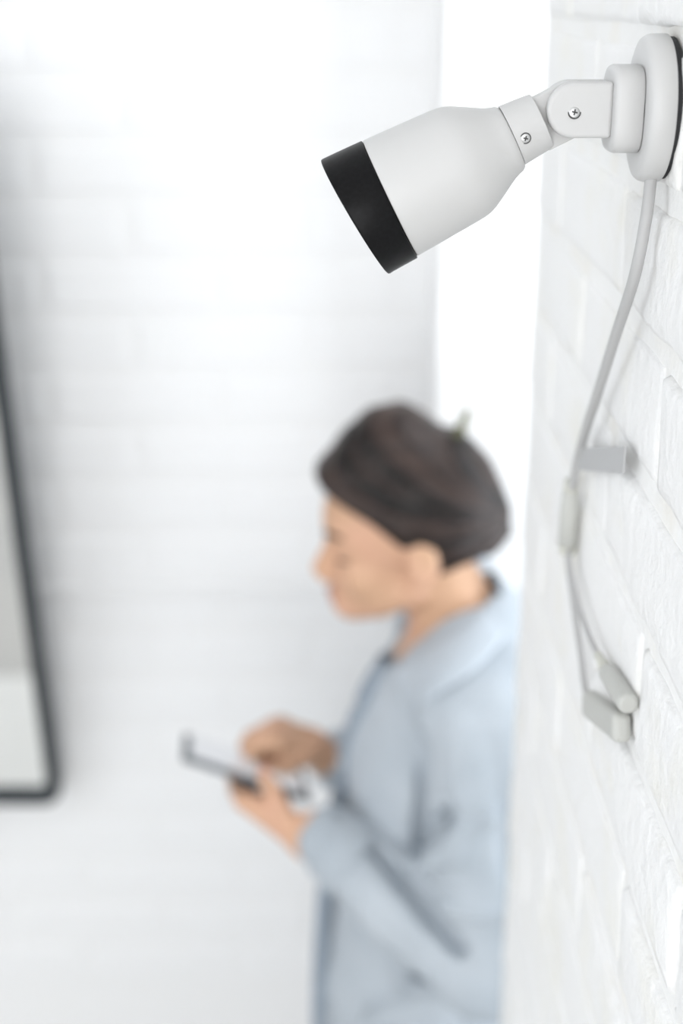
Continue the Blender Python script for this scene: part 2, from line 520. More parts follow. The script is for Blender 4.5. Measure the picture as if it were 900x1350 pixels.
# collar
collar_prof = [P2(40.5, 33), P2(40.2, 36.0), P2(41, 37.3), P2(46, 38.2), P2(60, 39.6), P2(82, 41.6), P2(83, 41.2)]
CO = PIV + AN * 3 * K
MB().lathe(collar_prof, CO, AX, AN, 96).build('collar', M['cctv_white'], root, smooth=False)
bevel(root.children[-1], .0001, 1, 50)
# main body
body_px = [(83.6, 41.0), (84.4, 42.6), (88, 45.4), (94, 47.2), (101, 50.0), (108, 53.8), (116, 58.6), (124, 63.4), (132, 67.9), (139, 71.6), (145, 74.2), (151, 76.2), (158, 77.5), (170, 78.6), (190, 79.8), (225, 81.8), (258, 83.6), (260.3, 83.4), (261.0, 82.6)]
mb = MB().lathe([P2(a, b) for a, b in body_px], PIV + AN * 1.0 * K, AX, AN, 128)
mb.build('housing', M['cctv_white'], root, smooth=True)
# black hood with oblique front
sk = .088
hood = [(260.6, 81.5), (262.0, 82.0), (262.6, 84.6), (263.6, 85.2), (300, 86.8)]
hp = [P2(a, b) for a, b in hood] + [(311.5 * K, 87.4 * K, sk), (313.6 * K, 87.0 * K, sk), (314.2 * K, 86.0 * K, sk), (313.4 * K, 83.5 * K, sk), (300 * K, 80 * K), (297 * K, 79 * K)]
MB().lathe(hp, PIV, AX, AN, 128).build('hood', M['cctv_black'], root, smooth=True, label='satin black front hood')
MB().lathe([P2(297.2, 79.5), P2(299, 79.5)], PIV, AX, AN, 96).build('front_glass', M['lens_glass'], root, label='dark front glass')
MB().lathe([P2(298.5, 30), P2(303, 30), P2(304, 28.5), P2(304, 21), P2(301, 20)], PIV, AX, AN, 64).build('lens_ring', M['cctv_black'], root)
MB().lathe([P2(300.5, 20.5), P2(302.2, 17), P2(303.2, 11), P2(303.6, 4)], PIV, AX, AN, 48).build('lens', M['lens_glass'], root, smooth=True)
AW = np.cross(AX, AN)
for (lu, lw) in ((52, 0), (-52, 0)):
    MB().lathe([P2(298.8, 13), P2(300.5, 12), P2(302, 9), P2(302.8, 4)], PIV + AN * lu * K + AW * lw * K, AX, AN, 32).build('infrared_lamp', M['led'], root, smooth=True)
rs = 40.4 * K
dv = np.array((0, -1.0, 0)) * math.cos(math.radians(-8)) + AN * math.sin(math.radians(-8))
screw(CO + AX * 71 * K + dv * (rs - .0000), dv, .0023)

# cable ------------------------------------------------------------------------------------------
WX = .1535
cpx = [(858, 231, .155), (857, 242, .155), (851, 290, .153), (836, 365, .150), (812, 440, .1505), (787, 520, .152), (768, 580, .154), (757, 628, .155), (753, 645, .155)]
cp = [at_x(x, y, X) for x, y, X in cpx]
cable = MB().tube(spline(cp, 14), .00305, 20).build('cable', M['cable'], root, smooth=True, label='pale grey cable hanging from the base plate')
A0 = at_x(753.5, 632, .155); A1 = at_x(747, 729, .155)
ax = (A1 - A0); L = np.linalg.norm(ax)
MB().lathe([(0, .0042), (.0004, .0048), (.0075, .0050), (.0079, .0045), (.0085, .0045)], A0, ax, EX, 32).build('connector_ring', M['connector_ring'], cable, smooth=False)
MB().lathe([(.0085, .0050), (.0092, .0056), (L * .3, .0062), (L * .45, .0066), (L * .87, .0063), (L * .88, .0056)], A0, ax, EX, 40).build('connector_barrel', M['connector'], cable, smooth=True)
MB().lathe([(L * .882, .0052), (L * .885, .0060), (L * .985, .0060), (L, .0054)], A0, ax, EX, 32).build('connector_ring', M['connector_ring'], cable)
w1 = [at_x(x, y, X) for x, y, X in ((747.5, 725, .155), (750, 752, .155), (757, 805, .156), (765, 860, .157), (770, 900, .157), (776, 928, .157))]
MB().tube(spline(w1, 10), .0021, 14).build('split_wire', M['cable'], cable, smooth=True)
w2 = [at_x(x, y, X) for x, y, X in ((749, 725, .155), (752, 752, .1545), (761, 795, .154), (775, 835, .155), (790, 868, .156))]
MB().tube(spline(w2, 10), .0017, 14).build('split_wire', M['cable'], cable, smooth=True)
B0 = at_x(787, 862, .156); B1 = at_x(801, 886, .157); B2 = at_x(829, 929, .158)
MB().lathe([(0, .0022), (.002, .0026), (np.linalg.norm(B1 - B0) * 1.02, .0042)], B0, B1 - B0, EX, 24).build('strain_relief', M['connector_ring'], cable, smooth=True)
L2 = np.linalg.norm(B2 - B1)
MB().lathe([(0, .0046), (.001, .0056), (L2 * .35, .0062), (L2 * .93, .0062), (L2 * .955, .0060), (L2 * .985, .0053), (L2, .0040)], B1, B2 - B1, EX, 32).build('power_plug', M['connector'], cable, smooth=False, label='short round power connector')
C0 = at_x(777, 927, .1560); C1 = at_x(820, 960, .1560)
dx = (C1 - C0) / 2; side = np.cross(dx / np.linalg.norm(dx), EX); side /= np.linalg.norm(side)
sock = MB().obox((C0 + C1) / 2, dx, side * .0088, EX * .0055)
so = sock.build('network_socket', M['connector'], cable, label='squat rectangular network connector'); bevel(so, .0045, 5)
# tag stuck round the cable
T0 = at_x(763, 605, .155); T1 = at_x(823, 606, .1555)
dt = (T1 - T0) / 2; st = np.cross(dt / np.linalg.norm(dt), EX); st /= np.linalg.norm(st)
tg = MB(); m0 = (T0 + T1) / 2; hh = .0073
nn = np.array((-0.0005, 0, 0)); e = dt / np.linalg.norm(dt) * .0022
q = [m0 - dt - st * hh, m0 + dt - st * hh + (e if st[2] < 0 else -e), m0 + dt + st * hh + (e if st[2] > 0 else -e), m0 - dt + st * hh]
tg.extrude(q, nn, -nn)
tg.build('cable_tag', M['tag'], cable, label='grey label flag stuck round the cable')

# ------------------------------------------------------------------ mirror at the left
BR = at_y(84, 1050, 1.965); TRp = at_x(1, 400, BR[0])
upv = (TRp - BR); upv /= np.linalg.norm(upv)
MW, MH, FR, CR = .62, 1.10, .020, .030
right = EX; outv = np.cross(right, upv)      # faces the room
if outv[1] > 0: outv = -outv
mroot = thing('wall_mirror', tuple(BR - right * MW / 2), 'black-framed mirror with rounded corners hung tilting on the white back wall', 'mirror')
org = BR - right * MW


def rrect(inset, r, n=10):
    pts = []
    x0, x1, y0, y1 = inset, MW - inset, inset, MH - inset
    for (cx, cy, t0) in ((x1 - r, y1 - r, 0), (x0 + r, y1 - r, 90), (x0 + r, y0 + r, 180), (x1 - r, y0 + r, 270)):
        for i in range(n + 1):
            t = math.radians(t0 + 90 * i / n); pts.append((cx + r * math.cos(t), cy + r * math.sin(t)))
    return pts


o_, i_ = rrect(0, CR), rrect(FR, CR - .012)
n = len(o_)
W3 = lambda p, d: org + right * p[0] + upv * p[1] + outv * d
vs = [W3(p, 0) for p in o_] + [W3(p, .022) for p in o_] + [W3(p, .022) for p in i_] + [W3(p, 0) for p in i_]
fs = []
for i in range(n):
    j = (i + 1) % n
    for k in range(4):
        k2 = (k + 1) % 4; fs.append((k * n + i, k * n + j, k2 * n + j, k2 * n + i))
bevel(obj('frame', vs, fs, M['mirror_frame'], mroot), .002, 2)
MB().extrude([W3(p, 0) for p in rrect(FR - .003, CR - .012)], outv * .004, outv * .009).build('mirror_glass', M['mirror'], mroot)
MB().extrude([W3(p, 0) for p in rrect(.004, CR - .004)], outv * .0005, outv * .0038).build('back_panel', M['recess'], mroot)
# hanging struts to the wall at the top
for fx in (.15, .47):
    p = W3((fx, MH - .10), 0); MB().tube([p, np.array((p[0], YB + .002, p[2] + .02))], .004, 10).build('hanging_bar', M['mirror_frame'], mroot)

# added floor mat, unseen but for paling the lower mirror reflection
rug_o = MB().box((-2.3, 0.80, 0.0), (0.05, 1.93, .014)).build('added_rug', M['added_rug'])
bevel(rug_o, .006, 3); rug_o['label'] = 'flat white wool mat added out of view to pale the mirror'; rug_o['category'] = 'added_rug'

# ------------------------------------------------------------------ signed distance modelling for the person
class SDF:
    def __init__(s, lo, hi, vox):
        s.lo = np.array(lo, float); s.vox = vox
        s.n = np.ceil((np.array(hi) - s.lo) / vox).astype(int) + 1
        s.d = np.full(tuple(s.n), 0.2, np.float32)

    def region(s, lo, hi):
        i0 = np.clip(np.floor((np.array(lo) - s.lo) / s.vox).astype(int), 0, s.n); i1 = np.clip(np.ceil((np.array(hi) - s.lo) / s.vox).astype(int) + 1, 0, s.n)
        sl = tuple(slice(a, b) for a, b in zip(i0, i1))
        g = [s.lo[k] + s.vox * np.arange(i0[k], i1[k], dtype=np.float32) for k in range(3)]
        return sl, np.meshgrid(*g, indexing='ij', sparse=True)

    def blend(s, sl, d, k, op):
        a = s.d[sl]
        if op == 'add':
            if k > 0:
                hh = np.clip(.5 + .5 * (a - d) / k, 0, 1); s.d[sl] = a * (1 - hh) + d * hh - k * hh * (1 - hh)
            else: s.d[sl] = np.minimum(a, d)
        else:   # cut
            if k > 0:
                hh = np.clip(.5 - .5 * (a + d) / k, 0, 1); s.d[sl] = a * (1 - hh) - d * hh + k * hh * (1 - hh)
            else: s.d[sl] = np.maximum(a, -d)

    def cone(s, a, b, ra, rb, k=.01, op='add', ys=1.0):
        a = np.array(a, float); b = np.array(b, float); m = max(ra, rb) + k + 3 * s.vox
        sl, (X, Y, Z) = s.region(np.minimum(a, b) - m * np.array((1, 1 / min(ys, 1), 1)), np.maximum(a, b) + m * np.array((1, 1 / min(ys, 1), 1)))
        ab = b - a; ll = ab.dot(ab) + 1e-12
        t = np.clip(((X - a[0]) * ab[0] + (Y - a[1]) * ab[1] + (Z - a[2]) * ab[2]) / ll, 0, 1)
        d = np.sqrt((X - a[0] - t * ab[0]) ** 2 + ((Y - a[1] - t * ab[1]) * ys) ** 2 + (Z - a[2] - t * ab[2]) ** 2) - (ra + (rb - ra) * t)
        s.blend(sl, d, k, op); return s

    def chain(s, pts, rr, k=.006, op='add'):
        for i in range(len(pts) - 1): s.cone(pts[i], pts[i + 1], rr[i], rr[i + 1], k, op)
        return s

    def ell(s, c, r, k=.01, op='add', R=None):
        c = np.array(c, float); r = np.array(r, float); m = r.max() + k + 3 * s.vox
        sl, (X, Y, Z) = s.region(c - m, c + m)
        x, y, z = X - c[0], Y - c[1], Z - c[2]
        if R is not None:
            x, y, z = (R[0][i] * x + R[1][i] * y + R[2][i] * z for i in range(3))
        k0 = np.sqrt((x / r[0]) ** 2 + (y / r[1]) ** 2 + (z / r[2]) ** 2) + 1e-9
        k1 = np.sqrt((x / r[0] ** 2) ** 2 + (y / r[1] ** 2) ** 2 + (z / r[2] ** 2) ** 2) + 1e-9
        s.blend(sl, k0 * (k0 - 1) / k1, k, op); return s

    def plane_cut(s, c, nrm, k=.01, lo=None, hi=None, extra=None):
        """removes the side the normal points to"""
        c = np.array(c, float); nrm = np.array(nrm, float); nrm /= np.linalg.norm(nrm)
        lo = s.lo if lo is None else lo; hi = s.lo + s.n * s.vox if hi is None else hi
        sl, (X, Y, Z) = s.region(lo, hi)
        d = -((X - c[0]) * nrm[0] + (Y - c[1]) * nrm[1] + (Z - c[2]) * nrm[2])
        if extra is not None: d = np.maximum(d, extra(X, Y, Z))
        s.blend(sl, d, k, 'cut'); return s

    def displace(s, fn):
        sl, (X, Y, Z) = s.region(s.lo, s.lo + s.n * s.vox); s.d = s.d + fn(X, Y, Z).astype(np.float32)

    def mesh(s, name, material, parent, label=None, smooth_iter=2):
        g = openvdb.FloatGrid(.2); g.copyFromArray(s.d)
        pts, quads = g.convertToQuads(0.0)
        w = s.lo + pts * s.vox
        o = obj(name, [], [], material, parent, label=label)
        me = o.data; b = np.array(world_of(parent)); w = w - b
        me.vertices.add(len(w)); me.vertices.foreach_set('co', w.astype(np.float32).ravel())
        q = quads[:, ::-1]; nq = len(q)
        me.loops.add(nq * 4); me.loops.foreach_set('vertex_index', q.astype(np.int32).ravel())
        me.polygons.add(nq); me.polygons.foreach_set('loop_start', np.arange(0, nq * 4, 4, dtype=np.int32))
        me.update(calc_edges=True); me.validate()
        me.polygons.foreach_set('use_smooth', [True] * len(me.polygons))
        bm = bmesh.new(); bm.from_mesh(me); bmesh.ops.recalc_face_normals(bm, faces=bm.faces); bm.to_mesh(me); bm.free()
        if smooth_iter:
            md = o.modifiers.new('smooth', 'SMOOTH'); md.factor = .5; md.iterations = smooth_iter
        return o


# ------------------------------------------------------------------ tablet
TC = at_y(238, 1004, 1.50)
tl_ = np.array((.934, 0, -.357)); tl_ /= np.linalg.norm(tl_)
tw = np.array((-.03, .10, -.018)); tw -= tl_ * tw.dot(tl_); tw /= np.linalg.norm(tw)
tn = np.cross(tl_, tw)
TL, TW, TT = .165, .112, .0085


def T(l, w, n_): return TC + tl_ * l + tw * w + tn * n_


troot = thing('tablet', tuple(T(TL / 2, TW / 2, 0)), 'dark grey tablet with white screen held in her hands', 'tablet')
bevel(MB().obox(T(TL / 2, TW / 2, TT / 2), tl_ * TL / 2, tw * TW / 2, tn * TT / 2).build('case', M['tablet_case'], troot), .004, 4)
MB().obox(T(TL / 2, TW / 2, TT + .0002), tl_ * (TL / 2 - .010), tw * (TW / 2 - .007), tn * .0004).build('screen', M['screen'], troot, label='white lit screen')
MB().lathe([(0, .0022), (.0006, .0022)], T(.005, TW / 2, TT), tn, tl_, 16).build('front_lens', M['lens_glass'], troot)

# ------------------------------------------------------------------ the woman
FLOOR_Y = 1.56
person = thing('person', (0.11, FLOOR_Y, 0.014), 'woman with pinned-up brown hair in pale denim shirt, reading a tablet', 'person')

# head frame
EAR = at_y(553, 742, 1.495)
hp_ = math.radians(8)
hf = np.array((-math.cos(hp_), 0, -math.sin(hp_))); hu = np.array((-math.sin(hp_), 0, math.cos(hp_))); hl = np.array((0, -1., 0))
# a slight turn of the face
HO = EAR - hl * .073 + hf * .004


def H(f, l, u): return HO + hf * f + hl * l + hu * u


HR = np.array([hf, hl, hu]).T     # columns are the local axes


def HE(sdf, c, r, k=.01, op='add'): sdf.ell(H(*c), r, k, op, R=HR); return sdf


def hcone(sdf, a, b, ra, rb, k=.008, op='add'): sdf.cone(H(*a), H(*b), ra, rb, k, op); return sdf


SHL = at_y(628, 948, 1.400); SHR = np.array((SHL[0] - .01, 1.735, SHL[2] + .005))
ELL = at_y(640, 1276, 1.350); ELR = np.array((.165, 1.775, 1.15))
WRL = at_y(418, 1096, 1.455); WRR = np.array((-.012, 1.635, 1.208))
NB = np.array((.150, 1.57, 1.415)); NT = H(-.022, 0, -.045)

B = SDF((-.20, 1.27, -.02), (.33, 1.90, 1.72), .0042)
# torso
B.ell((.115, 1.56, .90), (.088, .130, .12), .03); B.ell((.115, 1.56, 1.06), (.082, .105, .16), .03)
B.ell((.13, 1.565, 1.25), (.098, .142, .19), .03)
B.cone(SHL + (0, .02, 0), SHR - (0, .02, 0), .05, .05, .03)
B.cone(NB, NT, .056, .047, .03)
# trapezius slope
B.cone(NB + (0.015, 0, .0), SHL, .052, .042, .02); B.cone(NB + (0.015, 0, .0), SHR, .052, .042, .02)
# arms
for SH, EL, WR in ((SHL, ELL, WRL), (SHR, ELR, WRR)):
    B.cone(SH, EL, .045, .033, .02); B.cone(EL, EL + (WR - EL) * .35, .030, .028, .015); B.cone(EL + (WR - EL) * .35, WR, .028, .023, .015)
# legs
for sy in (-1, 1):
    hip = np.array((.115, FLOOR_Y + sy * .085, .87)); kn = np.array((.105, FLOOR_Y + sy * .085, .475)); an = np.array((.135, FLOOR_Y + sy * .085, .085))
    B.cone(hip, kn, .068, .050, .03); B.cone(kn, kn + (an - kn) * .35, .052, .050, .015); B.cone(kn + (an - kn) * .35, an, .050, .031, .015)
    B.cone(an, an + (.01, 0, -.035), .031, .025, .01); B.cone(an + (0, 0, -.035), an + (-.14, sy * .012, -.045), .026, .013, .015)
# head
HE(B, (.0, 0, .038), (.093, .073, .082), .02); HE(B, (.047, 0, .032), (.054, .058, .060), .02)
HE(B, (.048, 0, -.025), (.050, .054, .064), .015)
hcone(B, (.089, 0, -.068), (.080, 0, -.068), .0165, .019, .012)
for s_ in (-1, 1):
    hcone(B, (.008, s_ * .047, -.048), (.080, s_ * .010, -.069), .016, .015, .015)
    HE(B, (.064, s_ * .034, -.022), (.024, .024, .022), .015)
    hcone(B, (.084, s_ * .010, .024), (.068, s_ * .046, .022), .009, .008, .012)
    HE(B, (.095, s_ * .032, .006), (.019, .018, .013), .008, 'cut')
    HE(B, (.0755, s_ * .031, .006), (.0125, .014, .0125), .003)
    # ear
    HE(B, (-.008, s_ * .074, .000), (.019, .008, .031), .006); HE(B, (-.004, s_ * .086, .003), (.011, .009, .019), .004, 'cut')
    HE(B, (.0, s_ * .074, -.022), (.009, .007, .010), .004)
    HE(B, (.105, s_ * .010, -.029), (.010, .008, .008), .006)
hcone(B, (.088, 0, .020), (.114, 0, -.020), .008, .0105, .010)
HE(B, (.098, 0, -.050), (.010, .022, .007), .006); HE(B, (.096, 0, -.060), (.010, .019, .008), .006)
HE(B, (.108, 0, -.055), (.008, .024, .0018), .003, 'cut')

# left hand: palm under the near edge, fingers beneath the case, thumb on top
kn_l = [.086, .105, .124, .142]
palm_w = T(.172, -.036, -.034)
B.cone(WRL, palm_w, .0235, .021, .012)
nails = []
for i, l in enumerate(kn_l):
    k0 = T(l, -.006, -.020)
    B.cone(palm_w, k0, .0165, .0115, .010)
    sp_ = (-.012, -.010, -.006, -.002)[i]; ln = (.9, 1.0, .95, .78)[i]
    pts = [k0, T(l + sp_ * .6, -.006 + .038 * ln, -.0205), T(l + sp_, -.006 + .062 * ln, -.0155), T(l + sp_ * 1.2, -.006 + .082 * ln, -.0095)]
    B.chain(pts, (.0105, .0092, .0086, .0076), .003)
th = [T(.156, -.034, -.026), T(.132, -.028, -.012), T(.114, -.016, .006), T(.098, -.001, .0165)]
B.chain(th, (.0165, .0125, .0105, .0082), .006)
nails.append((th[3], th[3] - th[2], tn))

# right hand: curled above the screen, index finger touching it
d0 = np.array((-.066, 1.605, 1.262))
palm = [WRR, np.array((-.040, 1.622, 1.238))]
kR = [np.array((-.082, 1.572, 1.268)), np.array((-.086, 1.592, 1.276)), np.array((-.084, 1.612, 1.274)), np.array((-.078, 1.630, 1.266))]
B.cone(palm[0], palm[1], .0235, .024, .012)
for k0 in kR: B.cone(palm[1], k0, .0175, .0115, .010)
tip = T(.085, .064, TT + .0085)
B.chain([kR[0], kR[0] * .45 + tip * .55 + tn * .018, tip + (tip - kR[0]) * -.06 + tn * .005, tip], (.0108, .0095, .0088, .0074), .004)
nails.append((tip, tip - (kR[0] * .45 + tip * .55 + tn * .018), tn))
for i in (1, 2, 3):
    k0 = kR[i]; sc_ = (1.0, .95, .8)[i - 1]
    p1 = k0 + np.array((-.034, -.006, -.016)) * sc_; p2 = p1 + np.array((.008, -.004, -.026)) * sc_; p3 = p2 + np.array((.020, 0, -.004)) * sc_
    B.chain([k0, p1, p2, p3], (.0110, .0098, .0090, .0078), .003)
tb = [np.array((-.046, 1.598, 1.240)), np.array((-.070, 1.574, 1.236)), np.array((-.092, 1.562, 1.238)), np.array((-.108, 1.560, 1.236))]
B.chain(tb, (.0160, .0125, .0105, .0085), .006)
WD = (ELR - WRR) / np.linalg.norm(ELR - WRR)
SLOTS = [(at_y(446, 1072, 1.400), at_y(530, 1165, 1.340), .0085), (at_y(530, 1165, 1.340), at_y(608, 1258, 1.275), .0085),
         (at_y(556, 985, 1.375), at_y(553, 1110, 1.385), .0080), (at_y(556, 1108, 1.375), at_y(590, 1075, 1.335), .0075),
         (at_y(431, 1195, 1.485), at_y(428, 1330, 1.455), .0080),          (at_y(548, 1290, 1.375), at_y(640, 1292, 1.365), .0075)]
VD = np.array((.05, .86, -.50))
for a, b, r_ in SLOTS:
    for k in range(8): B.cone(a + VD * (.004 + .009 * k), b + VD * (.004 + .009 * k), r_ + .007, r_ + .007, .004, 'cut')
body = B.mesh('body', M['skin'], person, smooth_iter=2)

for c, dr, upn in nails:
    dr = dr / np.linalg.norm(dr); sd = np.cross(dr, upn); sd /= np.linalg.norm(sd); un = np.cross(sd, dr)
    MB().obox(c + dr * .001 + un * .0072, dr * .005, sd * .0042, un * .0008).build('fingernail', M['nail'], person, label='pink fingernail')

MB().lathe([(.004, .0255), (.006, .0285), (.026, .0300), (.028, .0270)], WRR, WD, EZ, 32).build('wristband', M['recess'], person, smooth=True, label='dark band at the right wrist')
# face details
for s_ in (-1, 1):
    eb = [H(.1000, s_ * .013, .029), H(.0965, s_ * .030, .034), H(.0800, s_ * .049, .032)]
    MB().tube(spline(eb, 6), [.0032] * 7 + [.0028] * 6, 8).build('eyebrow', M['hair'], person, smooth=True)
    el = [H(.0835, s_ * .019, -.001), H(.0895, s_ * .031, -.002), H(.0840, s_ * .041, .000), H(.078, s_ * .049, .003)]
    MB().tube(spline(el, 6), .0017, 6).build('eyelash', M['iris'], person, smooth=True)
lp = SDF(H(.1, 0, -.062) - .04, H(.1, 0, -.062) + .04, .0016)
HE(lp, (.1005, 0, -.0502), (.0095, .021, .0060), .003); HE(lp, (.0985, 0, -.0600), (.0095, .018, .0068), .003); HE(lp, (.112, 0, -.055), (.008, .03, .0014), .002, 'cut')
lp.mesh('lips', M['lips'], person)

# hair
HS = SDF(H(0, 0, .04) - .21, H(0, 0, .04) + .21, .0036)
HE(HS, (-.006, 0, .048), (.100, .084, .092), .02)
HE(HS, (.072, -.004, .080), (.040, .060, .036), .03)          # swept-up front
HE(HS, (.052, .0, .104), (.030, .05, .030), .03)
HE(HS, (.008, .0, .134), (.042, .050, .036), .035)
HE(HS, (-.050, 0, .050), (.048, .060, .062), .03)
HE(HS, (-.080, .004, .008), (.036, .044, .050), .022)         # rolled twist at the back
hcone(HS, (-.045, 0, -.035), (-.045, 0, .02), .036, .056, .03)
# hairline: forehead to the ear, then round the ear to the nape
lo_, hi_ = HS.lo, HS.lo + HS.n * HS.vox


def loc(X, Y, Z):
    x, y, z = X - HO[0], Y - HO[1], Z - HO[2]
    return (hf[0] * x + hf[2] * z), -(Y - HO[1]) + 0 * X + 0 * Z, (hu[0] * x + hu[2] * z)


def front_cut(X, Y, Z):
    f, l, u = loc(X, Y, Z)
    line = .010 + (f + .002) * .80 - np.abs(l) * .0
    return np.maximum(u - line, -(f - .004))


def cut_field(s, fn, k):
    sl, (X, Y, Z) = s.region(s.lo, s.lo + s.n * s.vox); s.blend(sl, fn(X, Y, Z), k, 'cut')


cut_field(HS, front_cut, .010)
cut_field(HS, lambda X, Y, Z: (lambda q: np.maximum(q[2] - (-.030 - (q[0] + .03) * .25), -(.03 - q[0]) * 0 + q[0] - .03))(loc(X, Y, Z)), .008)
for s_ in (-1, 1):
    HE(HS, (-.004, s_ * .088, -.006), (.026, .024, .034), .006, 'cut')


def strand_phase(f, l, u):
    return np.arctan2(u - .015, f + .125) * 9 + np.abs(l) * 26


def strands(X, Y, Z):
    f, l, u = loc(X, Y, Z); q = strand_phase(f, l, u)
    return .0013 * np.sin(1.6 * q + 1.2) + .0010 * np.sin(4.1 * q + .5) + .0007 * np.sin(9.3 * q)


HS.displace(strands)
hair = HS.mesh('hair', M['hair'], person, label='dark brown hair pinned up', smooth_iter=1)
hv = np.zeros(len(hair.data.vertices) * 3, np.float32); hair.data.vertices.foreach_get('co', hv)
hv = hv.reshape(-1, 3) + np.array(world_of(person)) - HO
q_ = strand_phase(hv @ hf, hv @ hl, hv @ hu)
val = .5 + .22 * np.sin(1.6 * q_ + 1.0) + .16 * np.sin(4.1 * q_ + .4) + .10 * np.sin(9.3 * q_) + .08 * np.sin(23 * q_)
at_ = hair.data.attributes.new('strand', 'FLOAT', 'POINT'); at_.data.foreach_set('value', np.clip(val, 0, 1).astype(np.float32))
ns = [H(-.085, .02, -.045), H(-.092, .03, -.075), H(-.102, .035, -.100)]
MB().tube(spline(ns, 8), [.006 * (1 - i / 20) for i in range(17)], 8).build('loose_strand', M['hair'], hair, smooth=True)

# claw clip in the hair
cl = MB()
for sgn in (-1, 1):
    arc = []
    for i in range(13):
        t = math.radians(-60 + 120 * i / 12)
        arc.append(H(-.064 - .030 * math.sin(t) + sgn * .004, sgn * .010 + .0, .103 + .020 * math.cos(t) - .012 - .020 * math.sin(t)))
    cl.tube(arc, .0046, 8)
    for i in range(1, 12, 2):
        a = arc[i]; b = a + hl * sgn * .016 - hu * .016; c_ = b + hl * sgn * .004 - hu * .018
        cl.tube([a, b, c_], [.0036, .0032, .0018], 6)
    cl.tube([arc[6], arc[6] + hu * .022 - hf * .008 + hl * sgn * .006, arc[6] + hu * .034 - hf * .016 + hl * sgn * .012], [.0065, .006, .004], 8)
cl.build('hair_clip', M['clip'], person, smooth=True, label='small olive claw clip')

# shirt --------------------------------------------------------------------------------------------
SS = SDF((-.14, 1.24, .66), (.36, 1.93, 1.58), .0050)
SS.cone((.118, 1.56, .60), (.112, 1.56, .98), .150, .128, .05, ys=.80)
SS.cone((.112, 1.56, .98), (.125, 1.565, 1.24), .128, .114, .05, ys=.86)
SS.ell((.128, 1.565, 1.26), (.116, .150, .17), .04)
SS.ell((.175, 1.565, 1.32), (.075, .15, .11), .04)
SS.cone(SHL + (.006, .03, .004), SHR + (.006, -.03, .004), .064, .064, .03)
SS.cone(NB + (.012, 0, .004), SHL, .070, .060, .03); SS.cone(NB + (.012, 0, .004), SHR, .070, .060, .03)
for SH, EL, WR in ((SHL, ELL, WRL), (SHR, ELR, WRR)):
    SS.cone(SH, EL, .064, .060, .014); SS.cone(EL, EL + (WR - EL) * .5, .061, .055, .006); SS.cone(EL + (WR - EL) * .5, EL + (WR - EL) * .93, .054, .040, .008)
# fabric folds
for a, b, ra, rb, k, op in (
        (at_y(448, 1076, 1.405), at_y(530, 1165, 1.348), .019, .019, .006, 'cut'), (at_y(530, 1165, 1.348), at_y(606, 1256, 1.285), .019, .018, .006, 'cut'),
        (at_y(556, 975, 1.385), at_y(552, 1105, 1.40), .018, .024, .008, 'cut'), (at_y(592, 1090, 1.325), at_y(535, 1150, 1.39), .012, .008, .010, 'cut'),
        (at_y(652, 985, 1.325), at_y(676, 1150, 1.325), .013, .013, .010, 'cut'), (at_y(603, 960, 1.345), at_y(604, 1120, 1.325), .010, .012, .022, 'add'),
        (at_y(560, 1140, 1.335), at_y(645, 1085, 1.315), .009, .011, .014, 'add'), (at_y(580, 1200, 1.315), at_y(668, 1205, 1.305), .009, .009, .014, 'add'),
        (at_y(480, 1150, 1.39), at_y(556, 1236, 1.335), .009, .009, .012, 'add'), (at_y(470, 1180, 1.40), at_y(520, 1225, 1.37), .008, .006, .010, 'cut'),
        (at_y(500, 870, 1.50), at_y(456, 1010, 1.49), .015, .018, .006, 'cut'), (at_y(500, 955, 1.44), at_y(492, 1070, 1.43), .010, .012, .014, 'cut'),
        (at_y(430, 1195, 1.49), at_y(428, 1310, 1.46), .017, .015, .008, 'cut'), (at_y(524, 1235, 1.42), at_y(532, 1300, 1.40), .018, .016, .008, 'cut'),
        (at_y(548, 1290, 1.36), at_y(650, 1296, 1.36), .017, .017, .008, 'cut'),
        (at_y(640, 1290, 1.40), at_y(480, 1350, 1.40), .010, .010, .02, 'add'), (at_y(640, 1325, 1.385), at_y(560, 1400, 1.40), .012, .012, .014, 'cut')):
    SS.cone(a, b, ra, rb, k, op)
for a, b, r_ in SLOTS:
    for k in range(-5, 8): SS.cone(a + VD * .009 * k, b + VD * .009 * k, r_, r_ * .9, .005, 'cut')
SS.displace(lambda X, Y, Z: .0022 * np.sin(38 * X + 22 * Z + 2 * np.sin(14 * Y)) * np.sin(21 * Z - 30 * Y + 1) + .0016 * np.sin(60 * (X + Y) + 9 * Z) * np.sin(17 * Z + 8 * X))
# neck opening with a V at the front, hem and cuff ends
SS.cone(NB + (.004, 0, -.035), NT, .060, .064, .006, 'cut')
SS.cone(NB + (-.05, 0, .02), NB + (-.105, 0, -.085), .044, .012, .006, 'cut')
SS.plane_cut((0, 0, .72), (0, 0, -1), .006)
shirt = SS.mesh('shirt', M['denim'], person, label='loose pale blue denim shirt', smooth_iter=3)
# cuffs
for EL, WR in ((ELL, WRL), (ELR, WRR)):
    d = WR - EL; LL = np.linalg.norm(d)
    MB().lathe([(-.062, .046), (-.055, .0475), (-.022, .0425), (-.018, .0405), (-.020, .035), (-.05, .038)], WR, d, EZ, 40).build('cuff', M['denim'], shirt, smooth=True)
# collar: two folded leaves lying on the shirt round the neck opening, and the stand behind the neck
from mathutils.bvhtree import BVHTree
sv = [v.co + Vector(world_of(person)) for v in shirt.data.vertices]
bvh = BVHTree.FromPolygons(sv, [tuple(p.vertices) for p in shirt.data.polygons])


def on_shirt(px, py, lift):
    d = ray(px, py); d = d / np.linalg.norm(d)
    hit = bvh.ray_cast(Vector(LENS), Vector(d))[0]
    return np.array(hit) - d * lift if hit is not None else None


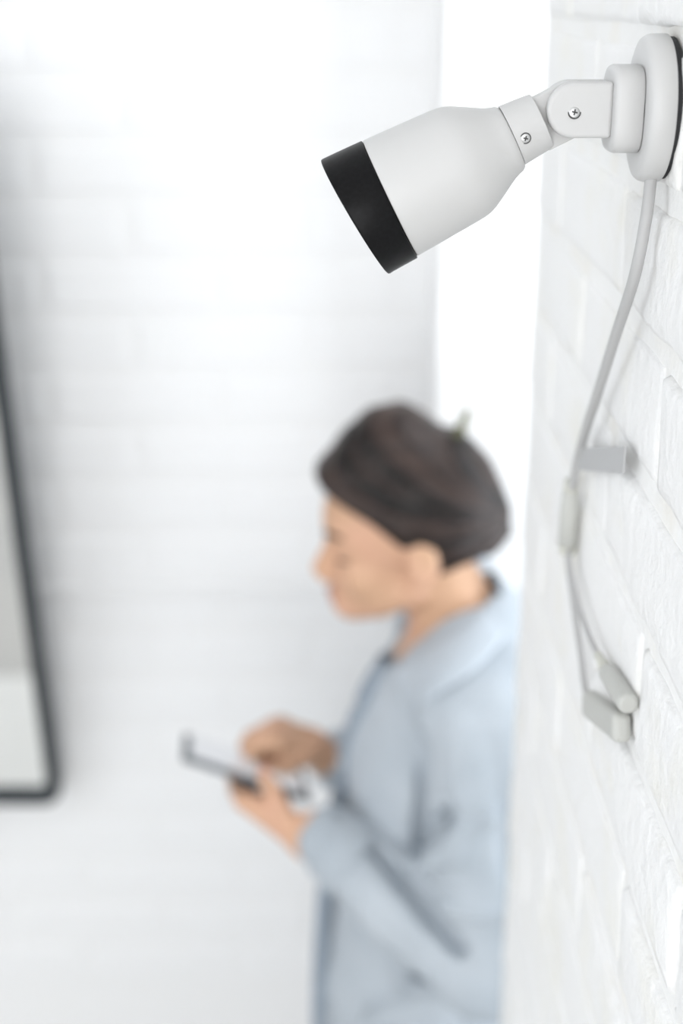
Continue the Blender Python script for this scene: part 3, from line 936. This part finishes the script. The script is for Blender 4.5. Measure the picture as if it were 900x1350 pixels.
inner = [(640, 800), (618, 822), (590, 842), (562, 858), (538, 870), (518, 884)]
outer = [(668, 838), (642, 872), (612, 896), (580, 914), (556, 930), (536, 938)]
YM = 1.567
for side in (1, -1):
    grid = []
    for (a, b) in zip(inner, outer):
        col = []
        for t, lift in ((0, .010), (.15, .016), (.5, .016), (.85, .013), (1, .008)):
            p = on_shirt(a[0] + (b[0] - a[0]) * t, a[1] + (b[1] - a[1]) * t, lift)
            if p is None or p[1] > 1.60: p = at_y(a[0] + (b[0] - a[0]) * t, a[1] + (b[1] - a[1]) * t, 1.50)
            col.append(p)
        grid.append(col)
    if side == -1: grid = [[np.array((p[0], 2 * YM - p[1], p[2])) for p in c] for c in grid]
    n_ = 5; vs = [p for c in grid for p in c]; fs = []
    for i in range(len(grid) - 1):
        for k in range(n_ - 1): fs.append((i * n_ + k, i * n_ + k + 1, (i + 1) * n_ + k + 1, (i + 1) * n_ + k))
    co = obj('collar', vs, fs, M['denim_light'], shirt, smooth=True)
    md = co.modifiers.new('thick', 'SOLIDIFY'); md.thickness = .004; md.offset = 0
    md = co.modifiers.new('soft', 'SUBSURF'); md.levels = 1; md.render_levels = 2
# front edge strip, its shade painted in as darker denim, with buttons
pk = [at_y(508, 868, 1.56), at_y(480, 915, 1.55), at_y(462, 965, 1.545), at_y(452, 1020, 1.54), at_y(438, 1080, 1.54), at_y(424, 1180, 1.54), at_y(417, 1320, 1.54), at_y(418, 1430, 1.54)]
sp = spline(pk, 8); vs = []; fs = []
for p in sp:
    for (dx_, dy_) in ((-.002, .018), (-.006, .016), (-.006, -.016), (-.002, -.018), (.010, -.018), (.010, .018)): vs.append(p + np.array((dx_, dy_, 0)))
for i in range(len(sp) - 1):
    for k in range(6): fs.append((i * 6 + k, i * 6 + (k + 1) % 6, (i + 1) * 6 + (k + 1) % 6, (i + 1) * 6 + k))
pl = obj('shaded_placket', vs, fs, M['denim_shade'], shirt, smooth=False, label='front edge of the shirt with painted-in shade')
for i in (10, 22, 34, 44):
    MB().lathe([(0, .005), (.0025, .005)], sp[i] + np.array((-.006, 0, 0)), (-1, 0, .15), EZ, 16).build('button', M['button'], shirt)
# chest pocket outline on the near side
# trousers and shoes
TS = SDF((-.03, 1.36, .04), (.28, 1.77, .80), .0055)
TS.ell((.115, 1.56, .76), (.118, .168, .12), .02)
for sy in (-1, 1):
    hip = np.array((.115, FLOOR_Y + sy * .085, .80)); kn = np.array((.106, FLOOR_Y + sy * .085, .475)); an = np.array((.132, FLOOR_Y + sy * .085, .12))
    TS.cone(hip, kn, .092, .066, .03); TS.cone(kn, an, .066, .052, .02)
TS.plane_cut((0, 0, .775), (0, 0, 1), .004); TS.plane_cut((0, 0, .11), (0, 0, -1), .004)
TS.displace(lambda X, Y, Z: .0015 * np.sin(50 * Z + 20 * X) * np.sin(30 * Y))
TS.mesh('trousers', M['trouser'], person, label='dark trousers below the shirt')
for sy in (-1, 1):
    yc = FLOOR_Y + sy * .09
    QS = SDF((-.08, yc - .08, -.01), (.22, yc + .08, .14), .0045)
    QS.cone((.14, yc, .062), (.05, yc, .055), .042, .040, .01); QS.cone((.05, yc, .052), (-.02, yc + sy * .006, .042), .040, .032, .01); QS.cone((.145, yc, .065), (.138, yc, .10), .040, .042, .01)
    QS.plane_cut((0, 0, .112), (0, 0, 1), .003); QS.plane_cut((0, 0, .034), (0, 0, -1), .003)
    sh = QS.mesh('shoe', M['shoe'], person)
    out = []
    for i in range(28):
        t = 2 * math.pi * i / 28; out.append((.062 + .122 * math.cos(t), yc + (.040 + .006 * math.cos(t + math.pi)) * math.sin(t), 0.0145))
    bevel(MB().extrude(out, (0, 0, 0), (0, 0, .021)).build('sole', M['sole'], sh), .004, 2)
